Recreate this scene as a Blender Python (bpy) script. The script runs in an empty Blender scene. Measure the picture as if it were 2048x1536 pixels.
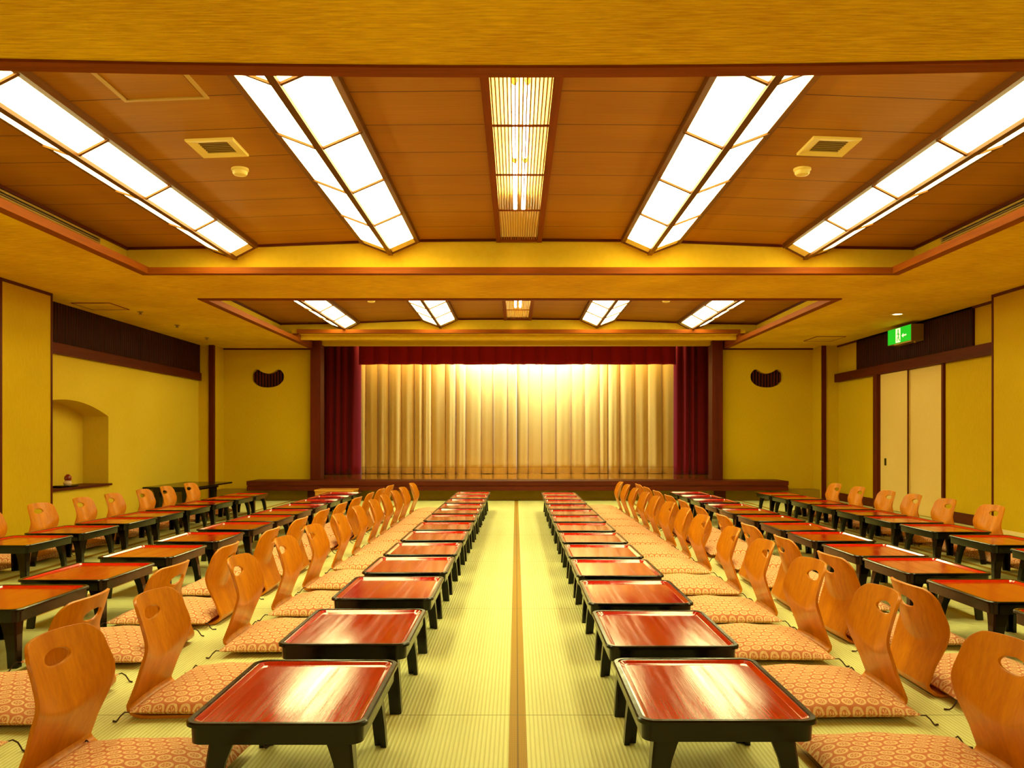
import bpy, bmesh, math, random
from mathutils import Vector, Matrix
random.seed(7)
C = bpy.context.scene.collection
SC = bpy.context.scene
PI = math.pi

# ------------------------------------------------------------------ camera, world, exposure
cam_d = bpy.data.cameras.new('camera'); cam = bpy.data.objects.new('camera', cam_d); C.objects.link(cam)
cam.location = (0, 0, .984); cam.rotation_euler = (PI/2, 0, 0)
cam_d.sensor_fit = 'HORIZONTAL'; cam_d.sensor_width = 36
cam_d.lens = 1600/2048*36
cam_d.shift_x = -8/2048; cam_d.shift_y = 111/2048
cam_d.clip_start = .05; cam_d.clip_end = 100
SC.camera = cam
w = bpy.data.worlds.new('world'); SC.world = w; w.use_nodes = True
w.node_tree.nodes['Background'].inputs[0].default_value = (.02, .015, .005, 1)
w.node_tree.nodes['Background'].inputs[1].default_value = 1
SC.view_settings.view_transform = 'Standard'
SC.view_settings.look = 'None'
SC.view_settings.gamma = 1
SC.view_settings.use_curve_mapping = False
SC.view_settings.exposure = 0.1
LAMP = 14.0                      # radiance of the lit ceiling diffusers
LAMP_COL = (1.0, .94, .38)
TUBE = 28.0

def area_lamp(name, loc, rot, sx, sy, power, col):
    d = bpy.data.lights.new(name, 'AREA'); d.shape = 'RECTANGLE'; d.size = sx; d.size_y = sy
    d.energy = power; d.color = col
    o = bpy.data.objects.new(name, d); C.objects.link(o); o.location = loc; o.rotation_euler = rot
    return o
# the stage batten lamps, hung behind the valance and washing down the curtain
area_lamp('stage_batten_lamp', (.2, 15.18, 2.72), (math.radians(26), 0, 0), 2.7, .12, 170, (.38, .62, 1.0))
area_lamp('stage_batten_lamp', (0, 15.12, 2.95), (math.radians(20), 0, 0), 6.0, .12, 72, (1.0, .92, .48))

# added lamp, unseen behind the viewpoint, brightens near soffit; stands in for hall lamps
area_lamp('rear_fill_lamp', (0, -1.9, 2.46), (0, 0, 0), 5.2, 2.4, 100, LAMP_COL)

# ------------------------------------------------------------------ materials
def lin(r, g, b):
    f = lambda c: (c/255/12.92 if c/255 <= .04045 else ((c/255+.055)/1.055)**2.4)
    return (f(r), f(g), f(b), 1)
class NT:
    def __init__(s, name, rough=.6, base=(.8, .8, .8, 1), spec=.5, coat=0, coat_rough=.1, metallic=0):
        s.m = bpy.data.materials.new(name); s.m.use_nodes = True
        s.t = s.m.node_tree; s.b = s.t.nodes['Principled BSDF']
        s.set(s.b, 'Roughness', rough); s.set(s.b, 'Base Color', base); s.set(s.b, 'Specular IOR Level', spec)
        s.set(s.b, 'Coat Weight', coat); s.set(s.b, 'Coat Roughness', coat_rough); s.set(s.b, 'Metallic', metallic)
    def set(s, n, k, v):
        if isinstance(v, bpy.types.NodeSocket): s.t.links.new(v, n.inputs[k])
        else: n.inputs[k].default_value = v
    def node(s, t, **k):
        n = s.t.nodes.new(t)
        for a, v in k.items(): setattr(n, a, v)
        return n
    def obj(s):
        return s.node('ShaderNodeTexCoord').outputs['Object']
    def mapping(s, v, scale=(1, 1, 1), loc=(0, 0, 0)):
        n = s.node('ShaderNodeMapping'); s.set(n, 'Vector', v); s.set(n, 'Scale', scale); s.set(n, 'Location', loc); return n.outputs[0]
    def noise(s, v, scale=5, detail=4, rough=.55):
        n = s.node('ShaderNodeTexNoise'); s.set(n, 'Vector', v); s.set(n, 'Scale', scale); s.set(n, 'Detail', detail); s.set(n, 'Roughness', rough)
        return n.outputs['Fac']
    def math(s, op, a, b=0.0, c=0.0, clamp=False):
        n = s.node('ShaderNodeMath', operation=op, use_clamp=clamp)
        for i, v in enumerate((a, b, c)): s.set(n, i, v)
        return n.outputs[0]
    def xyz(s, v):
        n = s.node('ShaderNodeSeparateXYZ'); s.set(n, 0, v); return n.outputs
    def ramp(s, f, stops):
        n = s.node('ShaderNodeValToRGB'); s.set(n, 0, f); e = n.color_ramp.elements
        while len(e) < len(stops): e.new(.5)
        for x, (p, c) in zip(e, stops): x.position = p; x.color = c
        return n.outputs[0]
    def mix(s, f, a, b):
        n = s.node('ShaderNodeMix', data_type='RGBA')
        s.set(n, 0, f); s.set(n, 6, a); s.set(n, 7, b); return n.outputs[2]
    def bump(s, h, strength=.2, dist=.01):
        n = s.node('ShaderNodeBump'); s.set(n, 'Height', h); s.set(n, 'Strength', strength); s.set(n, 'Distance', dist)
        s.set(s.b, 'Normal', n.outputs[0])
        return n.outputs[0]
    def col(s, c): s.set(s.b, 'Base Color', c)

def wall_paper(name, a, b, scale=(3, 3, 60), bump=.12, lo=.3, hi=.7):
    m = NT(name, rough=.85, spec=.2)
    v = m.obj()
    n1 = m.noise(m.mapping(v, scale), 3, 5, .6); n2 = m.noise(v, 1.2, 2)
    f = m.math('MULTIPLY_ADD', n2, .35, m.math('MULTIPLY', n1, .65))
    m.col(m.ramp(f, [(lo, a), (hi, b)])); m.bump(n1, bump, .004)
    return m.m
M = {}
WA, WB = lin(200, 164, 4), lin(216, 182, 16)
M['wall'] = wall_paper('wall_cloth', WA, WB, (40, 40, 6))
M['wall_pale'] = wall_paper('wall_cloth_pale', lin(216, 182, 34), lin(228, 198, 60), (40, 40, 6))
M['soffit'] = wall_paper('ceiling_cloth', lin(204, 156, 2), lin(248, 212, 30), (2.4, 28, 28), .6, .36, .64)
M['coffer'] = wall_paper('coffer_plaster', lin(214, 172, 30), lin(224, 184, 40), (6, 6, 6))
M['fusuma'] = wall_paper('sliding_door_paper', lin(226, 192, 110), lin(236, 206, 128), (30, 30, 30), .05)
M['cream'] = wall_paper('cream_paint', lin(236, 214, 150), lin(240, 220, 160), (3, 3, 3), .02)

def wood(name, a, b, axis='z', rough=.4, scale=1.0, coat=0, bump=.05, spec=.5):
    m = NT(name, rough=rough, coat=coat, spec=spec)
    s = {'x': (1.2, 22, 22), 'y': (22, 1.2, 22), 'z': (22, 22, 1.2)}[axis]
    s = tuple(k*scale for k in s)
    v = m.obj()
    n1 = m.noise(m.mapping(v, s), 2.2, 6, .62)
    n2 = m.noise(m.mapping(v, tuple(k*.2 for k in s)), 2, 2, .5)
    f = m.math('MULTIPLY_ADD', n2, .5, m.math('MULTIPLY', n1, .5))
    m.col(m.ramp(f, [(.32, a), (.68, b)])); m.bump(n1, bump, .002)
    return m.m
DW = (lin(70, 18, 1), lin(104, 34, 2))
M['dark_wood_x'] = wood('dark_timber_across', *DW, 'x', .5, spec=.2)
M['dark_wood_y'] = wood('dark_timber_along', *DW, 'y', .5, spec=.2)
M['dark_wood_z'] = wood('dark_timber_upright', *DW, 'z', .5, spec=.2)
M['trim_y'] = wood('ceiling_trim_along', lin(116, 52, 2), lin(150, 74, 6), 'y', .6, spec=.1)
M['trim_x'] = wood('ceiling_trim_across', lin(116, 52, 2), lin(150, 74, 6), 'x', .6, spec=.1)
M['ply'] = wood('varnished_plywood', lin(186, 101, 2), lin(224, 140, 6), 'z', .34, 1.3, .12, .03, .3)
M['ply_seat'] = wood('varnished_plywood_seat', lin(190, 108, 14), lin(214, 134, 24), 'x', .3, 1.3, .3, .03)
M['deck'] = wood('stage_deck_timber', lin(168, 100, 10), lin(200, 128, 20), 'x', .08, .6, .8, .01, .9)
M['step'] = wood('pale_step_timber', lin(206, 134, 40), lin(226, 160, 60), 'x', .3)

def ranma():
    m = NT('slatted_transom', rough=.6, spec=.12); v = m.obj(); x, y, z = m.xyz(v)
    s = m.math('SINE', m.math('MULTIPLY', y, 2*PI/.055))
    n = m.noise(m.mapping(v, (6, 14, 1)), 2, 5)
    m.col(m.mix(m.math('MULTIPLY_ADD', s, .28, m.math('MULTIPLY', n, .8), clamp=True), lin(22, 4, 0), lin(74, 20, 2)))
    m.bump(s, .5, .01); return m.m
M['ranma'] = ranma()
def planks():
    m = NT('ceiling_boards', rough=.55, spec=.25); v = m.obj(); x, y, z = m.xyz(v)
    n1 = m.noise(m.mapping(v, (1.0, 26, 8)), 2.4, 6, .6); n2 = m.noise(m.mapping(v, (.4, 2.2, 1)), 1.5, 2)
    c = m.ramp(m.math('MULTIPLY_ADD', n2, .5, m.math('MULTIPLY', n1, .5)), [(.3, lin(154, 98, 2)), (.7, lin(178, 120, 8))])
    fy = m.math('FRACT', m.math('DIVIDE', m.math('SUBTRACT', y, 4.31), .456))
    d = m.math('MINIMUM', fy, m.math('SUBTRACT', 1.0, fy))
    line = m.math('LESS_THAN', d, .010)
    m.col(m.mix(line, c, lin(84, 42, 2))); m.bump(m.math('SUBTRACT', 1.0, line), .4, .004); return m.m
M['planks'] = planks()

def tatami():
    m = NT('tatami_matting', rough=.62, spec=.35); v = m.obj(); x, y, z = m.xyz(v)
    rib = m.math('SINE', m.math('MULTIPLY', x, 2*PI/.0145))
    rib01 = m.math('MULTIPLY_ADD', rib, .5, .5)
    weave = m.math('SINE', m.math('MULTIPLY', y, 2*PI/.006))
    n = m.noise(m.mapping(v, (60, 3, 1)), 3, 4); n2 = m.noise(v, .7, 2)
    rush = m.ramp(m.math('MULTIPLY_ADD', n2, .5, m.math('MULTIPLY', n, .5)), [(.3, lin(212, 213, 138)), (.7, lin(228, 228, 166))])
    rush = m.mix(m.math('MULTIPLY', m.math('POWER', rib01, 3.0), .42), rush, lin(150, 142, 22))
    # cloth borders every 0.9 m
    fx = m.math('MULTIPLY', m.math('SUBTRACT', m.math('FRACT', m.math('ADD', m.math('DIVIDE', m.math('SUBTRACT', x, .006), .9), .5)), .5), .9)
    ax = m.math('ABSOLUTE', fx)
    heri = m.math('LESS_THAN', ax, .029)
    # woven lozenges of the border
    u = m.math('SINE', m.math('MULTIPLY', m.math('ADD', fx, m.math('MULTIPLY', y, .6)), 2*PI/.011))
    w_ = m.math('SINE', m.math('MULTIPLY', m.math('SUBTRACT', fx, m.math('MULTIPLY', y, .6)), 2*PI/.011))
    pat = m.math('GREATER_THAN', m.math('MULTIPLY', u, w_), .0)
    hc = m.mix(pat, lin(150, 112, 10), lin(178, 140, 26))
    hc = m.mix(m.math('LESS_THAN', ax, .0022), hc, lin(110, 78, 10))
    c = m.mix(heri, rush, hc)
    fy = m.math('FRACT', m.math('DIVIDE', m.math('SUBTRACT', y, 2.857), 1.8))
    seam = m.math('LESS_THAN', m.math('MINIMUM', fy, m.math('SUBTRACT', 1.0, fy)), .0024)
    c = m.mix(m.math('MULTIPLY', seam, .55), c, lin(110, 100, 14))
    m.col(c)
    h = m.math('MULTIPLY', rib01, m.math('SUBTRACT', 1.0, heri))
    m.bump(m.math('MULTIPLY_ADD', weave, .08, h), .35, .004)
    return m.m
M['tatami'] = tatami()

def zabuton():
    m = NT('medallion_brocade', rough=.8, spec=.2); v = m.obj(); x, y, z = m.xyz(v)
    P = .046
    gy = m.math('DIVIDE', y, P*.9); row = m.math('FLOOR', gy)
    gx = m.math('ADD', m.math('DIVIDE', x, P), m.math('MULTIPLY', m.math('MODULO', m.math('ABSOLUTE', row), 2.0), .5))
    px = m.math('SUBTRACT', m.math('FRACT', gx), .5); py = m.math('SUBTRACT', m.math('FRACT', gy), .5)
    r = m.math('SQRT', m.math('ADD', m.math('MULTIPLY', px, px), m.math('MULTIPLY', py, py)))
    ring = m.math('MULTIPLY', m.math('GREATER_THAN', r, .27), m.math('LESS_THAN', r, .44))
    ang = m.math('ARCTAN2', py, px)
    pet = m.math('GREATER_THAN', m.math('SINE', m.math('MULTIPLY_ADD', ang, 5.0, m.math('MULTIPLY', row, 1.3))), .1)
    inner = m.math('MULTIPLY', m.math('LESS_THAN', r, .22), pet)
    n = m.noise(v, 130, 3)
    g = m.math('MULTIPLY', m.math('MAXIMUM', ring, inner), m.math('MULTIPLY_ADD', n, 1.2, .15), clamp=True)
    base = m.mix(m.noise(v, 40, 2), lin(198, 114, 76), lin(214, 136, 100))
    m.col(m.mix(g, base, lin(242, 214, 162)))
    m.bump(m.noise(v, 18, 3), .25, .006); return m.m
M['zabuton'] = zabuton()
M['cord'] = NT('dark_cord', .8, lin(62, 30, 12)).m
def lacquer_red():
    m = NT('red_lacquer', rough=.1, base=lin(176, 6, 0), spec=.9, coat=.65, coat_rough=.05); v = m.obj()
    n = m.noise(m.mapping(v, (150, 1.4, 1)), 2, 5, .6); n2 = m.noise(m.mapping(v, (22, 1.0, 1)), 1.6, 3)
    m.col(m.ramp(n, [(.25, lin(164, 4, 0)), (.8, lin(204, 22, 1))]))
    m.set(m.b, 'Roughness', m.math('MULTIPLY_ADD', m.math('POWER', n2, 2.0), .36, .04))
    m.set(m.b, 'Coat Roughness', m.math('MULTIPLY_ADD', m.math('POWER', n2, 2.0), .36, .04))
    m.set(m.b, 'Coat Normal', m.bump(n, .2, .0005)); return m.m
M['red'] = lacquer_red()
def lacquer_black():
    m = NT('black_lacquer', rough=.2, base=lin(8, 5, 3), spec=.4); v = m.obj()
    n = m.noise(v, 30, 4); m.col(m.ramp(n, [(.3, lin(6, 4, 2)), (.8, lin(16, 9, 5))]))
    m.set(m.b, 'Roughness', m.math('MULTIPLY_ADD', n, .25, .08)); return m.m
M['black'] = lacquer_black()
M['frame_wood'] = wood('lamp_frame_timber', lin(92, 50, 4), lin(120, 70, 8), 'y', .5, spec=.2)
def cloth(name, a, b, rough=.85, sheen=.3, hem=None):
    m = NT(name, rough=rough, spec=.2); v = m.obj()
    n = m.noise(m.mapping(v, (60, 60, 60)), 4, 3); m.col(m.ramp(n, [(.3, a), (.7, b)]))
    m.set(m.b, 'Sheen Weight', sheen); m.bump(n, .1, .002)
    if hem:
        z = m.xyz(v)[2]; d = m.math('LESS_THAN', m.math('ABSOLUTE', m.math('SUBTRACT', z, hem)), .005)
        m.col(m.mix(m.math('MULTIPLY', d, .5), m.ramp(n, [(.3, a), (.7, b)]), lin(120, 84, 20)))
    return m.m
M['gold_cloth'] = cloth('gold_curtain_cloth', lin(206, 162, 60), lin(222, 180, 80), .6, hem=.45)
M['red_cloth'] = cloth('maroon_velvet', lin(112, 4, 8), lin(140, 10, 14), .7, .15)
M['valance'] = cloth('crimson_cloth', lin(156, 12, 18), lin(190, 24, 28), .7, .2)
def emit(name, col, strength, base=(.9, .9, .85, 1)):
    m = NT(name, rough=.5, base=base)
    m.set(m.b, 'Emission Color', (*col, 1)); m.set(m.b, 'Emission Strength', strength); return m.m
M['diffuser'] = emit('lit_diffuser', LAMP_COL, LAMP)
M['unlit'] = NT('unlit_diffuser_end', .5, lin(236, 220, 160)).m
M['tube'] = emit('lit_fluorescent_tube', (1, .93, .75), TUBE)
M['lens'] = emit('lit_lamp_lens', (1, .9, .6), 10)
M['green'] = emit('lit_green_sign', (.0, .42, .012), 1.25, lin(0, 110, 14))
M['sign_white'] = emit('lit_white_sign', (.85, .95, .45), 1.3)
M['sign_green'] = emit('lit_green_figure', (.06, .42, .05), 1.0, lin(0, 140, 30))
M['white_plastic'] = NT('ivory_plastic', .4, lin(232, 206, 110)).m
M['vent_dark'] = NT('dark_vent_mesh', .6, lin(70, 46, 14)).m
M['grey_metal'] = NT('painted_metal', .4, lin(150, 118, 50)).m
M['alu'] = NT('aluminium_trim', .35, lin(196, 160, 80), metallic=.2).m
M['louver'] = wood('louver_slat_timber', lin(170, 126, 30), lin(200, 156, 50), 'y', .5, spec=.2)
M['louver_box'] = NT('ivory_lamp_housing', .6, lin(216, 188, 96)).m
M['slot'] = NT('dark_slot', .7, lin(20, 12, 4)).m
M['kick'] = wall_paper('stage_kick_board', lin(150, 120, 16), lin(166, 134, 24), (6, 6, 20))
M['stage_dark'] = NT('stage_black_wall', .9, lin(26, 10, 6)).m
M['orn_red'] = NT('carved_red_lacquer', .3, lin(128, 30, 8), coat=.4).m
M['orn_white'] = NT('glazed_white', .3, lin(220, 190, 150)).m
M['orn_gold'] = NT('gilded_glaze', .3, lin(220, 150, 40)).m

# ------------------------------------------------------------------ geometry helpers
class MB:
    def __init__(s): s.bm = bmesh.new()
    def face(s, pts):
        return s.bm.faces.new([s.bm.verts.new(p) for p in pts])
    def box(s, x0, x1, y0, y1, z0, z1):
        v = [s.bm.verts.new((x, y, z)) for x in (x0, x1) for y in (y0, y1) for z in (z0, z1)]
        for f in ((0, 1, 3, 2), (4, 6, 7, 5), (0, 4, 5, 1), (2, 3, 7, 6), (0, 2, 6, 4), (1, 5, 7, 3)): s.bm.faces.new([v[i] for i in f])
        return s
    def loft(s, rings, cap0=True, cap1=True, closed=True):
        R = [[s.bm.verts.new(p) for p in r] for r in rings]; n = len(R[0])
        for a, b in zip(R, R[1:]):
            for i in range(n if closed else n-1):
                j = (i+1) % n
                s.bm.faces.new((a[i], a[j], b[j], b[i]))
        if cap0: s.bm.faces.new(R[0][::-1])
        if cap1: s.bm.faces.new(R[-1])
        return s
    def prism(s, pts, axis, a, b):
        f = {'x': lambda p, t: (t, p[0], p[1]), 'y': lambda p, t: (p[0], t, p[1]), 'z': lambda p, t: (p[0], p[1], t)}[axis]
        return s.loft([[f(p, a) for p in pts], [f(p, b) for p in pts]])
    def tube(s, pts, r, n=8):
        P = [Vector(p) for p in pts]; rings = []
        for i, p in enumerate(P):
            t = (P[min(i+1, len(P)-1)] - P[max(i-1, 0)]).normalized()
            u = t.cross(Vector((0, 0, 1)) if abs(t.z) < .9 else Vector((1, 0, 0))).normalized(); v = t.cross(u)
            rr = r[i] if isinstance(r, (list, tuple)) else r
            rings.append([p + (u*math.cos(2*PI*k/n) + v*math.sin(2*PI*k/n))*rr for k in range(n)])
        return s.loft(rings)
    def lathe(s, prof, n=24, c=(0, 0)):
        return s.loft([[(c[0]+r*math.cos(2*PI*k/n), c[1]+r*math.sin(2*PI*k/n), z) for k in range(n)] for r, z in prof])
    def grid(s, f, nu, nv):
        V = [[s.bm.verts.new(f(i/nu, j/nv)) for j in range(nv+1)] for i in range(nu+1)]
        for i in range(nu):
            for j in range(nv): s.bm.faces.new((V[i][j], V[i+1][j], V[i+1][j+1], V[i][j+1]))
        return s
    def build(s, name, mat, parent=None, smooth=False, bevel=0, kind=None, sharp=38):
        bmesh.ops.recalc_face_normals(s.bm, faces=s.bm.faces)
        if bevel:
            bmesh.ops.bevel(s.bm, geom=[e for e in s.bm.edges if len(e.link_faces) == 2 and e.calc_face_angle(0) > .6], offset=bevel, segments=2, affect='EDGES', profile=.6)
        me = bpy.data.meshes.new(name); s.bm.to_mesh(me); s.bm.free()
        if smooth:
            for p in me.polygons: p.use_smooth = True
            try: me.set_sharp_from_angle(angle=math.radians(sharp))
            except Exception: pass
        me.materials.append(mat)
        o = bpy.data.objects.new(name, me); C.objects.link(o)
        if parent: o.parent = parent
        if kind: o['kind'] = kind
        return o
def tag(o, label=None, cat=None, group=None):
    if label: o['label'] = label
    if cat: o['category'] = cat
    if group: o['group'] = group
    return o
def thing(name, label, cat, loc=(0, 0, 0), rz=0, group=None):
    o = bpy.data.objects.new(name, None); o.empty_display_size = .1; C.objects.link(o)
    o.location = loc; o.rotation_euler = (0, 0, rz)
    return tag(o, label, cat, group)
def copy_tree(o, parent=None):
    c = o.copy(); C.objects.link(c)
    if parent: c.parent = parent
    for ch in list(o.children): copy_tree(ch, c)
    return c
def struct(name, mb, mat, **k): return mb.build(name, mat, kind='structure', **k)
def box(name, mat, x0, x1, y0, y1, z0, z1, **k): return struct(name, MB().box(x0, x1, y0, y1, z0, z1), mat, **k)
def bake(o):
    dg = bpy.context.evaluated_depsgraph_get(); dg.update()
    me = bpy.data.meshes.new_from_object(o.evaluated_get(dg)); old = o.data
    o.modifiers.clear(); o.data = me; me.name = o.name
    bpy.data.meshes.remove(old)
def cut(o, cutter):
    m = o.modifiers.new('cut', 'BOOLEAN'); m.operation = 'DIFFERENCE'; m.object = cutter; m.solver = 'EXACT'
    bake(o); bpy.data.objects.remove(cutter)

# ------------------------------------------------------------------ the room
X0 = .04                                     # middle of the hall
CZ = 2.5                                     # soffit height
struct('floor', MB().box(-6, 6, -4, 13.1, -.1, 0), M['tatami'])

# left wall: near pier, recessed bay with an arched niche, far pier
box('wall_left', M['wall'], -5.5, -4.82, -4, 8.3, 0, 2.7)
wl = box('wall_left', M['wall_pale'], -5.75, -5.10, 8.3, 12.85, 0, 2.7)
arch = [(8.19, .43), (10.01, .43)] + [(10.01-1.82*k/28, 1.437-.2*(10.01-1.82*k/28-9.1)**2) for k in range(29)]
cutter = MB().prism(arch, 'x', -5.42, -4.9).build('cutter', M['wall_pale']); 
# keep the near side of the niche clear of the pier
cut(wl, cutter)
box('wall_left', M['wall'], -5.5, -4.86, 12.85, 13.4, 0, 2.7)
box('trim_1', M['dark_wood_y'], -5.43, -5.065, 8.19, 10.04, .412, .437)          # niche sill
box('trim_2', M['dark_wood_y'], -5.12, -5.05, 8.3, 12.85, 1.93, 2.05)             # head rail
box('trim_3', M['ranma'], -5.12, -5.075, 8.3, 12.85, 2.05, 2.5)
box('trim_4', M['dark_wood_z'], -4.90, -4.812, 8.285, 8.31, 0, 2.5)
box('trim_5', M['dark_wood_z'], -4.93, -4.85, 12.83, 12.9, 0, 2.5)
box('trim_6', M['dark_wood_y'], -4.85, -4.812, -4, 8.3, 2.47, 2.5)
box('trim_7', M['dark_wood_z'], -4.85, -4.815, 7.47, 7.5, 0, 2.47)
# right wall
box('wall_right', M['wall'], 5.0, 5.7, -4, 8.39, 0, 2.7)
box('wall_right', M['wall'], 5.22, 5.7, 8.39, 12.94, 0, 2.7)
box('wall_right', M['wall'], 4.93, 5.7, 12.94, 13.4, 0, 2.7)
box('trim_8', M['dark_wood_y'], 5.15, 5.23, 8.39, 12.94, 1.91, 2.04)              # head rail over the doors
box('trim_9', M['ranma'], 5.19, 5.23, 9.1, 12.2, 2.04, 2.5)
box('trim_10', M['dark_wood_z'], 5.13, 5.23, 11.38, 11.5, 0, 1.91)
box('trim_11', M['dark_wood_z'], 5.19, 5.23, 9.72, 9.765, 0, 1.91)
box('trim_12', M['dark_wood_z'], 4.992, 5.03, 8.375, 8.4, 0, 2.5)
box('trim_13', M['dark_wood_z'], 4.94, 5.01, 12.92, 12.99, 0, 2.5)
box('trim_14', M['dark_wood_y'], 4.985, 5.02, -4, 8.39, 2.47, 2.5)
box('trim_15', M['dark_wood_y'], 5.19, 5.23, 8.4, 12.94, 2.475, 2.5)
box('baseboard_right', M['dark_wood_y'], 5.2, 5.23, 8.39, 9.72, 0, .125)
box('baseboard_right', M['dark_wood_y'], 5.2, 5.23, 11.5, 12.94, 0, .125)
box('baseboard_right', M['cream'], 4.985, 5.01, -4, 8.37, 0, .06)
for n, (a, b, xf) in enumerate(((10.57, 11.38, 5.185), (9.765, 10.6, 5.207)), 1):
    d = box('door_%d' % n, M['fusuma'], xf, xf+.02, a, b, .01, 1.905)
    ed = MB().box(xf-.006, xf+.004, a-.004, a+.022, .01, 1.905).build('door_edge', M['dark_wood_z'], d)
    if n == 1:
        MB().box(xf-.006, xf+.002, 11.2, 11.25, .62, .72).build('door_handle', M['black'], d)
# back wall, either side of the stage
BEAN = [(-1, .1), (-.97, .5), (-.8, .9), (-.6, .98), (-.42, .78), (-.2, .6), (0, .54), (.2, .6), (.42, .78), (.6, .98), (.8, .9), (.97, .5),
        (1, .1), (.93, -.3), (.7, -.7), (.4, -.92), (0, -1), (-.4, -.92), (-.7, -.7), (-.93, -.3)]
def smooth_loop(P, k=4):
    out = []; n = len(P)
    for i in range(n):
        p0, p1, p2, p3 = (P[(i+j-1) % n] for j in range(4))
        for t in range(k):
            t /= k
            out.append(tuple(.5*((2*b)+(c-a)*t+(2*a-5*b+4*c-d)*t*t+(3*b-a-3*c+d)*t**3) for a, b, c, d in zip(p0, p1, p2, p3)))
    return out
for n, (xa, xb, cx) in enumerate(((-5.5, -3.36, -4.13), (3.38, 5.5, 4.17)), 1):
    wb = box('wall_back', M['wall'], xa, xb, 13.3, 13.6, 0, 2.7)
    pts = [(cx+.272*a, 2.0+.152*b) for a, b in smooth_loop(BEAN)]
    cut(wb, MB().prism(pts, 'y', 13.2, 13.42).build('cutter', M['wall']))
    win = box('window_%d' % n, M['stage_dark'], cx-.3, cx+.3, 13.415, 13.43, 1.82, 2.18)
    for k in range(11):
        x = cx-.25+.05*k
        MB().box(x-.011, x+.011, 13.38, 13.40, 1.84, 2.16).build('slat', M['dark_wood_z'], win)
    box('trim_%d' % (15+n), M['dark_wood_x'], xa if n == 2 else -4.86, xb if n == 1 else 4.93, 13.28, 13.31, 2.475, 2.5)
box('wall_front', M['wall'], -5.6, 5.7, -4.2, -4, 0, 2.7)

# ceiling soffit with two sunk coffers
OX0, OX1 = -3.42, 3.50
s_ = MB()
s_.box(-5.6, 5.7, -4.1, 3.24, CZ, CZ+.06).box(-5.6, OX0, 3.24, 13.5, CZ, CZ+.06).box(OX1, 5.7, 3.24, 13.5, CZ, CZ+.06).box(OX0, OX1, 7.33, 8.59, CZ, CZ+.06)
struct('ceiling', s_, M['soffit'])
box('ceiling', M['soffit'], OX0, OX1, 12.2, 13.3, 2.605, 2.66)
CEIL = [(0, 2.864), (.95, 2.856), (1.45, 2.846), (2.43, 2.808), (2.83, 2.796), (3.69, 2.782)]
def zc(x):
    x = abs(x-X0)
    for (a, za), (b, zb) in zip(CEIL, CEIL[1:]):
        if x <= b: return za+(zb-za)*(x-a)/(b-a)
    return 2.782
WX0, WX1 = X0-3.69, X0+3.69
ntr = 20
def coffer(ya, yb, oya, oyb, tz_far, bow):
    global ntr
    # side and end walls
    for a in ((WX0-.05, WX0, ya, yb), (WX1, WX1+.05, ya, yb), (WX0-.05, WX1+.05, yb, yb+.05), (WX0-.05, WX1+.05, ya-.05, ya)):
        box('wall_coffer', M['coffer'], *a, CZ+.03, 3.0)
    xs = sorted({X0+s*x for x, _ in CEIL for s in (-1, 1)} | {X0})
    xs[0] -= .05; xs[-1] += .05
    # boards stop short of the central lamp well
    for part in ([x for x in xs if x < X0-.1] + [X0-.205], [X0+.19] + [x for x in xs if x > X0+.1]):
        pts = [(x, zc(x)) for x in part]
        struct('ceiling_boards', MB().prism(pts + [(x, z+.03) for x, z in pts[::-1]], 'y', ya-.04, yb+.04), M['planks'])
    # mouldings where boards meet the plaster
    for a, b in zip(xs, xs[1:]):
        if b < X0-.1 or a > X0+.1 or True:
            p = [(a, zc(a)), (b, zc(b)), (b, zc(b)-.022), (a, zc(a)-.022)]
            struct('trim_%d' % ntr, MB().prism(p, 'y', yb-.02, yb+.01), M['dark_wood_x']); ntr += 1
    for x0, x1 in ((WX0-.01, WX0+.02), (WX1-.02, WX1+.01)):
        box('trim_%d' % ntr, M['dark_wood_y'], x0, x1, ya, yb, 2.758, 2.788); ntr += 1
    # timber edge of the opening
    T = .085
    def yb_(x): return -bow*min(1, abs(x-X0)/2.2)**2 * 1.0
    xs2 = [OX0+(OX1-OX0)*k/24 for k in range(25)]
    near = MB().loft([[(x, oya+yb_(x), CZ-.012), (x, oya+T+yb_(x), CZ-.012), (x, oya+T+yb_(x), CZ+.05), (x, oya+yb_(x), CZ+.05)] for x in xs2])
    struct('trim_%d' % ntr, near, M['trim_x']); ntr += 1
    for x0, x1 in ((OX0, OX0+T), (OX1-T, OX1)):
        mb = MB().box(x0, x1, oya+(T if not bow else .03), oyb if tz_far is None else 13.2, CZ-.012, CZ+.05)
        struct('trim_%d' % ntr, mb, M['trim_y']); ntr += 1
    z = CZ if tz_far is None else tz_far
    box('trim_%d' % ntr, M['trim_x'], OX0+T, OX1-T, oyb-T, oyb, z-.012, z+.045); ntr += 1
    if tz_far is not None:
        for x0, x1 in ((OX0, OX0+T), (OX1-T, OX1)):
            box('trim_%d' % ntr, M['trim_y'], x0, x1, oyb-.02, 13.2, CZ+.05, tz_far+.03); ntr += 1
coffer(3.0, 7.5, 3.24, 7.33, None, .065)
coffer(8.45, 12.4, 8.59, 12.25, 2.615, 0)

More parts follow.
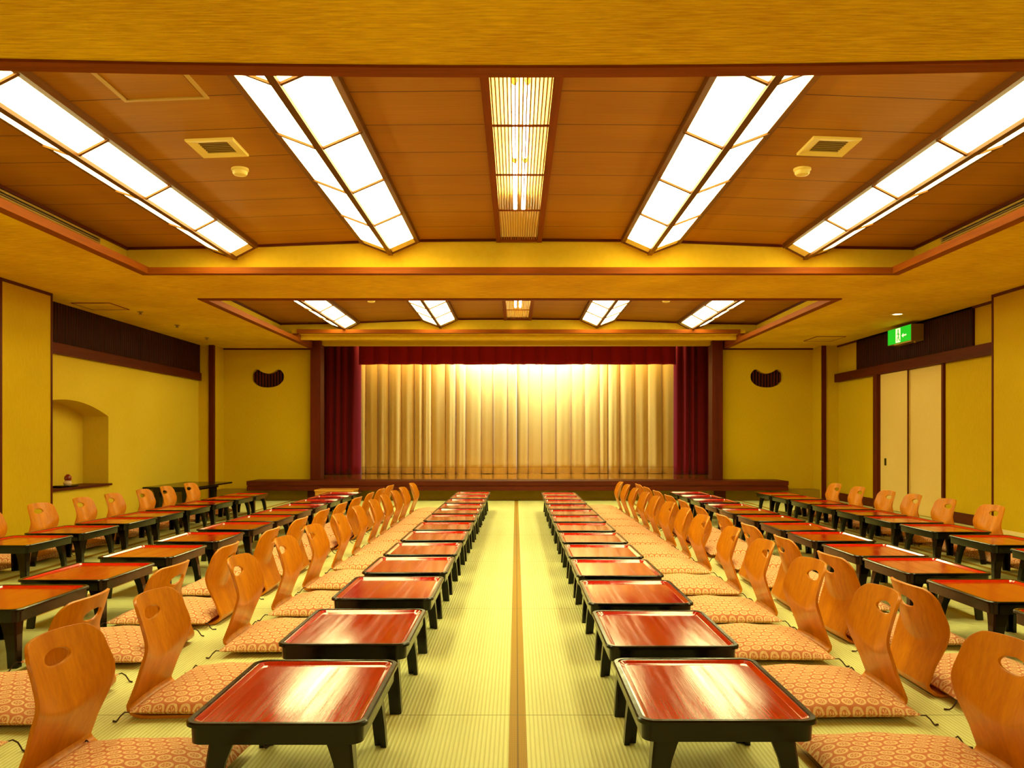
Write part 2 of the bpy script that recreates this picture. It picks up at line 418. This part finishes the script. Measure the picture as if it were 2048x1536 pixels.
# ------------------------------------------------------------------ stage
STZ = .32
box('floor_stage', M['deck'], -4.0, 4.1, 12.76, 16.3, STZ-.05, STZ)
ns = MB().box(-4.28, 4.33, 12.70, 13.32, STZ-.066, STZ+.004)
struct('trim_%d' % ntr, ns, M['dark_wood_x'], bevel=.004); ntr += 1
box('trim_%d' % ntr, M['trim_x'], -4.275, 4.325, 12.725, 13.32, STZ-.082, STZ-.066); ntr += 1
box('trim_%d' % ntr, M['dark_wood_x'], -4.28, 4.33, 12.71, 13.32, STZ-.15, STZ-.082, bevel=.004); ntr += 1
box('wall_stage_front', M['kick'], -4.86, 4.93, 12.97, 13.35, 0, STZ-.15)
for xa, xb in ((-3.37, -3.2), (3.21, 3.39)):
    box('column_stage', M['dark_wood_z'], xa, xb, 13.1, 13.35, STZ+.004, 2.605, bevel=.006)
    box('column_stage', M['dark_wood_z'], xa, xb, 12.93, 13.1, 0, STZ-.15)
box('wall_lintel', M['wall'], -3.2, 3.21, 13.2, 13.4, 2.545, 3.3)
for xa, xb in ((-4.3, -4.2), (4.25, 4.35)): box('wall_stage', M['stage_dark'], xa, xb, 13.4, 16.3, STZ, 3.3)
box('wall_stage', M['stage_dark'], -4.3, 4.35, 16.2, 16.3, STZ, 3.3)
box('ceiling_stage', M['stage_dark'], -4.3, 4.35, 13.2, 16.3, 3.3, 3.35)
for xa, xb in ((-4.3, -3.36), (3.38, 4.35)): box('wall_stage', M['stage_dark'], xa, xb, 13.45, 13.6, STZ, 3.3)

def drape(name, label, xa, xb, y, z0, z1, pitch, amp, mat, seed, group=None, hem=None, sharp=.5):
    rnd = random.Random(seed)
    cuts = [xa]
    while cuts[-1] < xb-pitch*.6: cuts.append(min(xb, cuts[-1]+pitch*rnd.uniform(.7, 1.35)))
    cuts[-1] = xb
    am = [amp*rnd.uniform(.6, 1.2) for _ in cuts]; ph = [rnd.uniform(-1, 1) for _ in cuts]
    cols = []
    for i in range(len(cuts)-1):
        for k in range(14): cols.append((i, k/14))
    cols.append((len(cuts)-2, 1.0))
    nz = 14
    mb = MB(); V = []
    for i, t in cols:
        colv = []
        for j in range(nz+1):
            h = j/nz
            s = abs(math.sin(PI*t))**sharp
            wob = .012*math.sin(3.1*h*PI*.5+ph[i]*3)*math.sin(PI*t)
            x = cuts[i]+(cuts[i+1]-cuts[i])*(t+wob*(1-h)*2)
            spread = .75+.35*(1-h)
            yy = y - am[i]*spread*s - .25*am[i]*math.sin(2*PI*t*2+ph[i]*4)*(1-h)*.4
            colv.append(mb.bm.verts.new((x, yy, z0+(z1-z0)*h + .006*math.sin(PI*t)*(1-h)*ph[i])))
        V.append(colv)
    for a, b in zip(V, V[1:]):
        for j in range(nz): mb.bm.faces.new((a[j], b[j], b[j+1], a[j+1]))
    root = mb.build(name, mat, smooth=True)
    sol = root.modifiers.new('thickness', 'SOLIDIFY'); sol.thickness = .004
    bake(root)
    tag(root, label, 'curtain', group)
    return root
drape('stage_curtain', 'pale gold pleated stage curtain, half hanging left of the middle seam', -3.1, .012, 15.48, STZ+.004, 3.0, .225, .085, M['gold_cloth'], 3, 'gold stage curtains', sharp=.42)
drape('stage_curtain', 'pale gold pleated stage curtain, half hanging right of the middle seam', -.012, 3.14, 15.62, STZ+.004, 3.0, .225, .085, M['gold_cloth'], 5, 'gold stage curtains', sharp=.42)
drape('wing_curtain', 'dark red wing curtain beside the left stage column', -4.1, -2.93, 15.15, STZ+.004, 3.15, .16, .07, M['red_cloth'], 8, 'red wing curtains', sharp=.9)
drape('wing_curtain', 'dark red wing curtain beside the right stage column', 2.985, 4.15, 15.15, STZ+.004, 3.15, .16, .07, M['red_cloth'], 9, 'red wing curtains', sharp=.9)
drape('valance', 'short crimson valance hanging across the top of the gold stage curtain', -2.94, 2.99, 14.98, 2.385, 3.3, .27, .05, M['valance'], 11, sharp=.8)
t = thing('stage_step', 'low pale wooden step in front of the stage beside its left column', 'step', (-2.78, 12.42, 0))
MB().box(-.30, .30, -.21, .21, .19, .215).build('tread', M['step'], t, bevel=.004)
for sx in (-1, 1): MB().box(sx*.28-.012, sx*.28+.012, -.19, .19, 0, .19).build('side_panel', M['step'], t)
MB().box(-.268, .268, -.19, -.17, .0, .19).build('riser', M['step'], t)

# ------------------------------------------------------------------ ceiling lamps
def v_lamp(xe0, xr, xe1, zr, bays, yend, label):
    t = thing('ceiling_light', label, 'ceiling light', (xr, bays[0], zr), 0, 'ridged ceiling lights')
    L = lambda x, y, z: (x-xr, y-bays[0], z-zr)
    y0, y1 = bays[0], yend
    dr = lambda x: .062 if abs(x-X0) > 2.7 else .036
    ze = {xe0: zc(xe0)-dr(xe0), xe1: zc(xe1)-dr(xe1)}
    for xe in (xe0, xe1):
        d = Vector((xr-xe, 0, zr-ze[xe])); nrm = Vector((-d.z, 0, d.x)).normalized()
        if nrm.z > 0: nrm = -nrm
        up = -nrm*.004
        for a, b, mt in [(a, b, 'diffuser') for a, b in zip(bays, bays[1:]+[yend-.17])] + [(yend-.17, yend, 'unlit')]:
            q = [(xe, a, ze[xe]), (xr, a, zr), (xr, b, zr), (xe, b, ze[xe])]
            mb = MB()
            mb.loft([[L(*p) for p in q], [tuple(Vector(L(*p))+up) for p in q]])
            mb.build('diffuser_panel', M[mt], t)
        # edge rail along the boards
        s = 1 if xe > xr else -1
        MB().box(xe-xr-.018, xe-xr+.018, 0, y1-y0, ze[xe]-zr-(.002 if abs(xe-X0) > 2.7 else .01), ze[xe]-zr+dr(xe)+.004).build('edge_rail', M['frame_wood'], t)
        # cross ribs
        for yb in bays[1:] + [yend-.012]:
            q = [(xe, ze[xe]+.002), (xr, zr+.002), (xr, zr-.013), (xe, ze[xe]-.014)]
            MB().prism([(a-xr, b-zr) for a, b in q], 'y', yb-y0-.011, yb-y0+.011).build('cross_rib', M['frame_wood'], t)
    MB().box(-.021, .021, 0, y1-y0+.012, -.014, .012).build('ridge_rail', M['frame_wood'], t)
    pts = [(xe0-xr, ze[xe0]-zr), (0, 0), (xe1-xr, ze[xe1]-zr)]
    MB().prism(pts, 'y', y1-y0-.005, y1-y0+.005).build('end_cap', M['cream'], t)
    return t
B1 = [3.06, 3.89, 4.75, 5.61, 6.47]; E1 = 7.44
B2 = [8.95, 9.77, 10.6, 11.4]; E2 = 12.32
for k, (bays, ye, where) in enumerate(((B1, E1, 'near recess'), (B2, E2, 'stage-side recess'))):
    for sx, side in ((-1, 'left'), (1, 'right')):
        v_lamp(X0+sx*2.845, X0+sx*2.655, X0+sx*2.46, 2.67, bays, ye, 'long glowing ridged light, outermost on the %s in %s' % (side, where))
        v_lamp(X0+sx*1.465, X0+sx*1.205, X0+sx*.955, 2.711, bays, ye, 'long glowing ridged light next to the slatted lamp, %s side, %s' % (side, where))
def louver(ya, yb, divs, tubes, label):
    x0, x1, z = -.17, .17, 2.855
    t = thing('louver_light', label, 'ceiling light', (X0-.012, ya, z), 0, 'slatted central lamps')
    Ln = yb-ya
    hb = MB()
    for q in ((-.19, .19, 0, Ln, .26, .27), (-.19, -.18, 0, Ln, .0, .26), (.18, .19, 0, Ln, .0, .26), (-.18, .18, 0, .01, .0, .26), (-.18, .18, Ln-.01, Ln, 0, .26)): hb.box(*q)
    hb.build('housing', M['louver_box'], t)
    for sx in (-1, 1): MB().box(sx*.19-.022, sx*.19+.022, 0, Ln, -.035, .012).build('side_rail', M['trim_y'], t)
    for yy in (.012, Ln-.012): MB().box(-.168, .168, yy-.012, yy+.012, -.03, .012).build('end_rail', M['trim_x'], t)
    n = 16
    for k in range(n):
        x = x0+(x1-x0)*(k+.5)/n
        MB().box(x-.0036, x+.0036, .02, Ln-.02, -.014, .022).build('slat', M['louver'], t)
    for d in divs: MB().box(x0, x1, d-ya-.01, d-ya+.01, -.02, -.012).build('cross_bar', M['trim_x'], t)
    for a, b in tubes:
        for x in (-.035, .035):
            tb = MB().tube([(x, a-ya, .12), (x, b-ya, .12)], .016, 12).build('tube', M['tube'], t, smooth=True)
            for e, dd in ((a, -.03), (b, .0)):
                MB().tube([(x, e-ya+dd, .12), (x, e-ya+dd+.03, .12)], .018, 10).build('tube_socket', M['white_plastic'], tb)
    return t
louver(3.03, 7.46, [3.86, 4.73, 5.61, 6.48], [(3.2, 4.36), (4.46, 5.62), (5.72, 6.88)], 'central lamp with thin timber slats and bare tubes in the near ceiling recess')
louver(8.6, 12.34, [9.77, 10.6, 11.45], [(8.8, 9.96), (10.06, 11.22), (11.0+.3, 12.0)], 'central lamp with thin timber slats and bare tubes in the recess by the stage')

# ------------------------------------------------------------------ small ceiling fittings
def slope_at(x):
    return math.atan2(zc(x+.05)-zc(x-.05), .1)
def sq_vent(x, y, label):
    t = thing('ceiling_vent', label, 'vent', (x, y, zc(x)), 0, 'square ceiling vents'); t.rotation_euler = (0, -slope_at(x), 0)
    f = MB(); a, b = .148, .09
    o = [(-a, -a), (a, -a), (a, a), (-a, a)]; i = [(-b, -b), (b, -b), (b, b), (-b, b)]
    rings = [[(p[0], p[1], .0) for p in o], [(p[0], p[1], -.012) for p in o], [(p[0]*.97, p[1]*.97, -.016) for p in o], [(p[0], p[1], -.006) for p in i], [(p[0], p[1], .0) for p in i]]
    f.loft(rings, False, False).build('vent_frame', M['white_plastic'], t)
    g = MB().box(-b, b, -b, b, -.002, .0).build('grille', M['vent_dark'], t)
    for k in range(6):
        y_ = -b+.015+k*(2*b-.03)/5
        MB().box(-b, b, y_-.004, y_+.004, -.008, -.002).build('louver_blade', M['grey_metal'], g)
sq_vent(-1.88, 5.04, 'square ivory ceiling vent with dark grille, on the boards left of the middle')
sq_vent(1.96, 5.02, 'square ivory ceiling vent with greyish grille, on the boards right of the middle')
def detector(x, y, label):
    t = thing('smoke_detector', label, 'smoke detector', (x, y, zc(x)), 0, 'smoke detectors')
    MB().lathe([(.058, .004), (.058, -.012), (.052, -.016), (.01, -.016)], 24).build('base', M['white_plastic'], t, smooth=True)
    MB().lathe([(.05, -.014), (.05, -.03), (.042, -.042), (.02, -.048), (.004, -.048)], 24).build('sensor_dome', M['white_plastic'], t, smooth=True)
detector(-1.88, 5.45, 'round ivory smoke detector beside the left square vent')
detector(1.95, 5.45, 'round ivory smoke detector beside the right square vent')
detector(-1.9, 10.5, 'tiny smoke detector between two lights, left side of the far recess')
detector(1.97, 10.5, 'tiny smoke detector between two lights, right side of the far recess')
def hatch(x0, x1, y0, y1, z, mat, label, w_=.022, slope=0):
    cx, cy = (x0+x1)/2, (y0+y1)/2
    t = thing('access_hatch', label, 'hatch', (cx, cy, z)); t.rotation_euler = (0, slope, 0)
    hx, hy = (x1-x0)/2, (y1-y0)/2
    o = [(-hx, -hy), (hx, -hy), (hx, hy), (-hx, hy)]; i = [(-hx+w_, -hy+w_), (hx-w_, -hy+w_), (hx-w_, hy-w_), (-hx+w_, hy-w_)]
    MB().loft([[(*p, .004) for p in o], [(*p, -.008) for p in o], [(*p, -.008) for p in i], [(*p, .004) for p in i]], False, False).build('hatch_frame', mat, t)
    return t
h = hatch(-2.12, -1.66, 3.88, 4.335, zc(-1.89), M['alu'], 'square access hatch with pale metal edge in the near ceiling boards', .022, -slope_at(-1.89))
MB().box(-.2, .2, -.2, .2, -.003, .004).build('hatch_panel', M['planks'], h)
for x0, x1, y0, y1, lab in ((-4.93, -4.5, 8.86, 9.32, 'flush cloth-covered access hatch in the soffit above the arched niche'), (4.42, 4.85, 11.75, 12.3, 'flush cloth-covered access hatch in the soffit near the right corner')):
    h = hatch(x0, x1, y0, y1, CZ, M['trim_y'], lab, .008)
    MB().box(-(x1-x0)/2+.008, (x1-x0)/2-.008, -(y1-y0)/2+.008, (y1-y0)/2-.008, -.005, .002).build('hatch_panel', M['soffit'], h)
def sprinkler(x, y, label):
    t = thing('sprinkler_head', label, 'sprinkler', (x, y, CZ), 0, 'soffit sprinklers')
    MB().lathe([(.035, .002), (.035, -.004), (.014, -.01), (.01, -.03), (.004, -.03)], 16).build('escutcheon', M['grey_metal'], t, smooth=True)
    MB().lathe([(.02, -.028), (.022, -.032), (.004, -.033)], 16).build('deflector', M['grey_metal'], t, smooth=True)
sprinkler(-4.46, 9.5, 'small sprinkler head in the left soffit, nearest to the flush hatch')
sprinkler(-4.49, 10.6, 'small sprinkler head in the left soffit, between the other two')
sprinkler(-4.6, 11.9, 'small sprinkler head in the left soffit, nearest to the stage')
t = thing('downlight', 'small round lit downlight in the right soffit above the green exit sign', 'ceiling light', (4.6, 9.65, CZ))
MB().loft([[(r*math.cos(2*PI*k/24), r*math.sin(2*PI*k/24), z) for k in range(24)] for r, z in ((.075, .0), (.075, -.006), (.055, -.008), (.052, .0))], False, False).build('trim_ring', M['white_plastic'], t, smooth=True)
MB().lathe([(.053, .0), (.05, -.004), (.03, -.006), (.004, -.007)], 24).build('lens', M['lens'], t, smooth=True)
def slot_vent(xw, s, label):
    t = thing('air_diffuser', label, 'vent', (xw, 5.6, 2.722), 0, 'slot diffusers')
    a, b, L_, H_ = 0, s*.016, 1.4, .026
    f = MB(); o = [(-L_, -H_), (L_, -H_), (L_, H_), (-L_, H_)]; i = [(-L_+.014, -H_+.012), (L_-.014, -H_+.012), (L_-.014, H_-.012), (-L_+.014, H_-.012)]
    f.loft([[(a, *p) for p in o], [(b, *p) for p in o], [(b, *p) for p in i], [(a, *p) for p in i]], False, False).build('vent_frame', M['alu'], t)
    g = MB().box(min(0, s*.004), max(0, s*.004), -L_+.014, L_-.014, -H_+.012, H_-.012).build('slot', M['slot'], t)
    MB().box(min(s*.004, s*.01), max(s*.004, s*.01), -L_+.014, L_-.014, -.003, .003).build('blade', M['alu'], g)
slot_vent(WX0, 1, 'long slot air diffuser in the left side of the near ceiling recess')
slot_vent(WX1, -1, 'long slot air diffuser in the right side of the near ceiling recess')

# exit sign on the right-hand transom
t = thing('exit_sign', 'lit green exit sign box on the dark slatted transom over the sliding doors', 'exit sign', (5.19, 10.5, 2.245))
MB().box(-.16, 0, -.32, .32, 0, .215).build('case', M['grey_metal'], t, bevel=.004)
MB().box(-.172, -.16, -.33, .12, -.012, .0).build('bottom_lip', M['white_plastic'], t)
face = MB().box(-.164, -.16, -.312, .312, .008, .207).build('sign_face', M['green'], t)
pt = lambda u, v: (.312-.624*u, .008+.199*v)        # u from the far end to the near end as read
pic = MB().prism([pt(.36, .04), pt(.56, .04), pt(.56, .96), pt(.36, .96)], 'x', -.1655, -.164).build('doorway', M['sign_white'], face)
man = MB()
def limb(a, b, wd):
    A, B = Vector(pt(*a)), Vector(pt(*b)); d = (B-A).normalized(); n = Vector((-d.y, d.x))*wd
    man.prism([tuple(A+n), tuple(B+n*.8), tuple(B-n*.8), tuple(A-n)], 'x', -.1672, -.1654)
man.prism([(pt(.47, .82)[0]+.017*math.cos(k*PI/6), pt(.47, .82)[1]+.017*math.sin(k*PI/6)) for k in range(12)], 'x', -.1672, -.1654)
limb((.47, .74), (.485, .40), .016); limb((.47, .66), (.41, .55), .008); limb((.47, .66), (.53, .52), .008)
limb((.485, .42), (.43, .28), .011); limb((.43, .28), (.43, .10), .009); limb((.485, .42), (.51, .22), .011); limb((.51, .22), (.555, .12), .009)
man.build('running_figure', M['sign_green'], pic)
MB().prism([pt(.62, .42), pt(.69, .56), pt(.69, .46), pt(.82, .46), pt(.82, .38), pt(.69, .38), pt(.69, .28)], 'x', -.1655, -.164).build('arrow', M['sign_white'], face)
MB().lathe([(.012, -.002), (.012, -.02), (.004, -.022)], 12, (-.08, -.25)).build('test_button', M['white_plastic'], t, smooth=True)

# ornament in the niche
t = thing('ornament', 'small red-brown and white ornament on a dark stand in the arched niche', 'ornament', (-5.19, 9.27, .437))
MB().box(-.07, .07, -.10, .09, 0, .018).build('stand', M['black'], t, bevel=.004)
MB().lathe([(.005, .018), (.038, .02), (.046, .04), (.036, .066), (.02, .078), (.006, .08)], 18, (0, -.01)).build('base_body', M['orn_white'], t, smooth=True)
MB().lathe([(.006, .064), (.03, .07), (.04, .095), (.034, .12), (.018, .14), (.004, .146)], 16, (0, -.005)).build('carved_body', M['orn_red'], t, smooth=True)
MB().tube([(0, .02, .075), (0, .045, .085), (0, .062, .105), (0, .066, .12)], [.016, .018, .016, .006], 10).build('carved_head', M['orn_gold'], t, smooth=True)
MB().tube([(0, -.03, .09), (0, -.055, .1), (0, -.066, .085)], [.014, .012, .005], 10).build('tail', M['orn_red'], t, smooth=True)
t = thing('tray', 'flat dark tray lying on the niche sill beside the ornament', 'tray', (-5.19, 9.07, .437))
MB().loft([[(a*.075*k, b*.07*k, z) for a, b in ((-1, -1), (1, -1), (1, 1), (-1, 1))] for k, z in ((.9, 0), (1, .02), (.93, .02), (.86, .008))]).build('tray_body', M['black'], t)

# long black table by the left wall
t = thing('long_table', 'long black low table standing against the left wall beyond the niche', 'table', (-4.72, 11.6, 0))
MB().box(-.36, .36, -.72, .70, .312, .336).build('table_top', M['black'], t, bevel=.004)
for sx, xx in ((-1, -.24), (1, .14)):
    for sy in (-1, 1):
        MB().loft([[(xx-.035*k, sy*.5-.06*k, z), (xx+.035*k, sy*.5-.06*k, z), (xx+.035*k, sy*.5+.06*k, z), (xx-.035*k, sy*.5+.06*k, z)] for k, z in ((.8, 0), (1, .26))]).build('leg', M['black'], t)
MB().box(-.28, .19, -.58, .58, .26, .312).build('apron', M['black'], t)

# ------------------------------------------------------------------ tray tables, legless chairs, cushions (one of each, then copies)
ORD = ['first', 'second', 'third', 'fourth', 'fifth', 'sixth', 'seventh', 'eighth', 'ninth', 'tenth', 'eleventh', 'twelfth', 'thirteenth']
TW, TD, TH = .235, .30, .262
def rrect(ins, z, r=.045, n=6):
    hx, hy = TW-ins, TD-ins; r = max(.004, r-ins*.8); out = []
    for cx, cy, a0 in ((hx-r, hy-r, 0), (-hx+r, hy-r, PI/2), (-hx+r, -hy+r, PI), (hx-r, -hy+r, 1.5*PI)):
        for k in range(n+1):
            a = a0+PI/2*k/n; out.append((cx+r*math.cos(a), cy+r*math.sin(a), z))
    return out
def make_table():
    t = thing('tray_table', None, 'table')
    rings = [rrect(.04, .245), rrect(.04, .204), rrect(.013, .204), rrect(.011, .247), rrect(0, .250), rrect(0, .258), rrect(.004, .262), rrect(.016, .262), rrect(.019, .2495)]
    MB().loft(rings).build('tray_frame', M['black'], t, smooth=True, sharp=20)
    MB().loft([rrect(.0165, .2585), rrect(.0195, .2600), rrect(.0225, .2595), rrect(.034, .2515), rrect(.036, .251)], False, True).build('tray_panel', M['red'], t)
    for sx in (1, -1):
        for sy in (1, -1):
            rr = []
            for z, a, b, off in ((0, .040, .036, .018), (.07, .043, .040, .014), (.14, .052, .047, .008), (.18, .062, .056, .003), (.204, .070, .064, 0)):
                ox, oy = TW-.05+off, TD-.06+off; th = .017; c = .006
                L_ = [(0, c), (c, 0), (a, 0), (a, th), (th, th), (th, b), (0, b)]
                pts = [(sx*(ox-p), sy*(oy-q), z) for p, q in L_]
                rr.append(pts)
            MB().loft(rr).build('leg', M['black'], t)
    return t
HW = .19
def chair_o(z, x):
    u = x/HW
    a = -.020+.31*(z-.18)-.054*u*u; b = -.020-.39*(z-.18)-.008*u*u
    k = .004+.016*u*u
    return .5*(a+b+math.sqrt((a-b)**2+k*k))
def chair_w(z):
    P = [(.0, .186), (.06, .18), (.11, .178), (.2, .196), (.27, .196), (.34, .187), (.40, .178)]
    for (a, wa), (b, wb) in zip(P, P[1:]):
        if z <= b:
            t = (z-a)/(b-a); t = t*t*(3-2*t)*.5+t*.5; return wa+(wb-wa)*t
    return .178
def make_chair():
    """faces -x; the foot of the back stands at x = 0"""
    t = thing('legless_chair', None, 'legless chair')
    zs = [.045+.0085*k for k in range(30)] + [.300+.0075*k for k in range(10)] + [.378, .386, .393, .398, .401, .403]
    zt, R = .403, .05
    hz, ha, hb = .334, .066, .0225
    rows = []
    bend = [(-.05, .006), (-.025, .0068), (-.003, .011), (.016, .020), (.027, .032)]
    NU = 40
    mb = MB(); V = []
    o45 = chair_o(.045, 0)
    for (o, z) in bend:
        ww = chair_w(.0)
        V.append([mb.bm.verts.new((o*1.0 + (0 if z < .02 else -.004*(-1+2*i/NU)**2), (-1+2*i/NU)*ww, z)) for i in range(NU+1)])
    for z in zs:
        ww = chair_w(z)
        if z > zt-R: ww = ww-R+math.sqrt(max(0, R*R-(z-(zt-R))**2))
        row = []
        for i in range(NU+1):
            y = (-1+2*i/NU)*ww
            zz = z+.008*max(0, (z-.3)/.1)*(1-(y/HW)**2)
            xo, zo = y, z-hz
            row.append(mb.bm.verts.new((chair_o(zz, y), y, zz)))
        V.append(row)
    nb = len(bend)
    e = lambda v: math.hypot(v.co.y/ha, (v.co.z-.0035-hz)/hb)
    hole = set()
    for j in range(len(V)-1):
        for i in range(NU):
            q = (V[j][i], V[j][i+1], V[j+1][i+1], V[j+1][i])
            c = sum((v.co for v in q), Vector())/4
            if math.hypot(c.y/ha, (c.z-.0035-hz)/hb) < 1.0: hole.update(q); continue
            mb.bm.faces.new(q)
    for v in list(hole):
        if not v.link_faces: mb.bm.verts.remove(v); continue
        k = e(v)
        if k > 1e-4:
            y, z = v.co.y/k, hz+.0035+(v.co.z-.0035-hz)/k
            v.co = Vector((chair_o(z, y), y, z))
    b = mb.build('backrest', M['ply'], t, smooth=True)
    m = b.modifiers.new('s', 'SOLIDIFY'); m.thickness = .011; m.offset = 0
    bv = b.modifiers.new('b', 'BEVEL'); bv.width = .0025; bv.segments = 2; bv.limit_method = 'ANGLE'; bv.angle_limit = math.radians(50)
    bake(b)
    pts = []
    for k in range(9):
        a = PI/2*k/8; pts.append((-.36-.05*math.sin(a), .12+.05*math.cos(a)))
    out = [(-.05, .186)] + pts + [(x, -y) for x, y in pts[::-1]] + [(-.05, -.186)]
    MB().prism(out, 'z', .0005, .0115).build('seat', M['ply_seat'], t)
    return t
def make_cushion():
    A, B = .262, .285
    t = thing('floor_cushion', None, 'cushion')
    def f(top):
        def g(a, b):
            u, v = 2*a-1, 2*b-1
            u = math.sin(u*PI/2)*.35+u*.65; v = math.sin(v*PI/2)*.35+v*.65
            x = A*u*(1-.07*(1-v*v)*abs(u)**2); y = B*v*(1-.07*(1-u*u)*abs(v)**2)
            p = max(0, (1-u*u)*(1-v*v))
            fl = p**.42
            n = .003*math.sin(9*u+3*v)*fl+.003*math.cos(7*v-4*u)*fl
            rim = .034
            z = rim+.056*fl+n if top else rim-.021*min(1, p**.3*1.3)
            return (x, y, z)
        return g
    mb = MB(); mb.grid(f(True), 28, 28).grid(f(False), 28, 28)
    bmesh.ops.remove_doubles(mb.bm, verts=mb.bm.verts, dist=.0004)
    mb.build('cushion_cover', M['zabuton'], t, smooth=True)
    rnd = random.Random(4)
    for sx in (1, -1):
        for sy in (1, -1):
            a = math.atan2(sy*B, sx*A)+rnd.uniform(-.5, .5); c = Vector((sx*A, sy*B, .034)); d = Vector((math.cos(a), math.sin(a), 0)); nn = Vector((-d.y, d.x, 0))*rnd.choice((-1, 1))
            P = [c-d*.008, c+d*.008+Vector((0, 0, .003)), c+d*.022+Vector((0, 0, -.008)), c+d*.03+nn*.006+Vector((0, 0, -.022)), c+d*.034+nn*.014+Vector((0, 0, -.0295)), c+d*.042+nn*.03+Vector((0, 0, -.0305))]
            MB().tube(P, [.002, .0026, .0026, .0026, .0028, .0036], 6).build('corner_cord', M['cord'], t, smooth=True)
    return t
table0, chair0, cushion0 = make_table(), make_chair(), make_cushion()
used = set()
def place(proto, x, y, rz, label, group, sx=1):
    o = proto if proto.name not in used else copy_tree(proto)
    used.add(proto.name)
    o.location = (x, y, 0); o.rotation_euler = (0, 0, rz); o.scale = (sx, 1, 1)
    o['label'] = label; o['group'] = group
    return o
def nth(i, n):
    if i == 0: return 'nearest'
    if i == n-1: return 'farthest'
    return ORD[i]
jit = random.Random(21)
def seats(what_row, tables, tx, chairs, chx, cush, cux, face, short=1):
    """face: +1 the sitter looks towards +x, -1 towards -x"""
    rz = PI if face > 0 else 0
    for i, yf in enumerate(tables):
        place(table0, tx(i), yf+TD, 0, 'black tray table with red top, %s in the %s' % (nth(i, len(tables)), what_row), 'tray tables, %s' % what_row)
    for i, y in enumerate(chairs):
        place(chair0, chx, y, rz+jit.uniform(-.05, .05), 'bent plywood legless chair, %s in the %s' % (nth(i, len(chairs)), what_row), 'legless chairs, %s' % what_row)
    for i, y in enumerate(cush):
        place(cushion0, cux, y, rz+jit.uniform(-.03, .03), 'orange medallion floor cushion, %s in the %s' % (nth(i, len(cush)), what_row), 'floor cushions, %s' % what_row, short)
# left of the aisle
LT = [2.03, 2.82, 3.63, 4.34, 5.02, 5.74, 6.41, 7.13, 7.80, 8.43, 9.12, 9.82, 10.46]
seats('row left of the aisle', LT, lambda i: -.617+.0028*i, [2.38, 3.0, 3.93, 4.68, 5.35, 6.12, 6.85, 7.6, 8.25, 8.95, 9.6, 10.5], -1.345,
      [2.23, 3.06, 3.88, 4.61, 5.4, 6.15, 6.88, 7.61, 8.30, 9.0, 9.7, 10.5], -1.082, 1)
RT = [2.05, 2.79, 3.52, 4.24, 4.92, 5.62, 6.34, 7.03, 7.67, 8.33, 9.03, 9.69, 10.32]
seats('row right of the aisle', RT, lambda i: .551+.002*i, [2.28, 3.08, 3.81, 4.53, 5.2, 6.03, 6.66, 7.32, 8.06, 8.7, 9.45, 10.16, 10.82], 1.395,
      [2.27, 3.03, 3.75, 4.46, 5.22, 5.98, 6.70, 7.42, 8.14, 8.84, 9.58, 10.26, 10.90], 1.132, -1)
# back-to-back rows facing the walls
seats('middle row on the left', [3.39, 4.11, 4.90, 5.66, 6.42, 7.07, 7.73, 8.42, 9.1, 9.75, 10.4], lambda i: -2.345, [2.97, 3.71, 4.42, 5.2, 5.9, 6.6, 7.3, 8.0, 8.7, 9.4, 10.1], -1.60,
      [2.24, 2.95, 3.70, 4.42, 5.2, 5.9, 6.6, 7.3, 8.0, 8.7, 9.4, 10.1], -1.863, -1)
seats('middle row on the right', [2.83, 3.55, 4.31, 4.96, 5.69, 6.37, 7.08, 7.785, 8.42, 9.17, 9.85, 10.5], lambda i: 2.345, [2.30, 3.23, 4.03, 4.75, 5.45, 6.15, 6.9, 7.6, 8.3, 9.0, 9.7, 10.35], 1.60,
      [2.32, 3.2, 4.0, 4.75, 5.45, 6.15, 6.9, 7.6, 8.3, 9.0, 9.7, 10.35], 1.863, 1)
# rows along the walls
seats('row by the left wall', [5.45, 6.15, 6.86, 7.47, 8.17, 8.875, 9.6, 10.25], lambda i: -3.565, [6.45, 7.2, 7.9, 8.5, 9.2, 9.8, 10.52], -4.28,
      [5.75, 6.45, 7.2, 7.85, 8.5, 9.15, 9.8, 10.5], -4.017, 1, .95)
seats('row by the right wall', [4.72, 5.47, 6.25, 6.95, 7.6, 8.28, 8.96, 9.67, 10.33], lambda i: 3.5, [6.98, 7.72, 8.36, 8.95, 9.7, 10.4], 4.15,
      [5.1, 5.75, 6.4, 7.0, 7.7, 8.36, 9.0, 9.7, 10.4], 3.918, -1, .86)
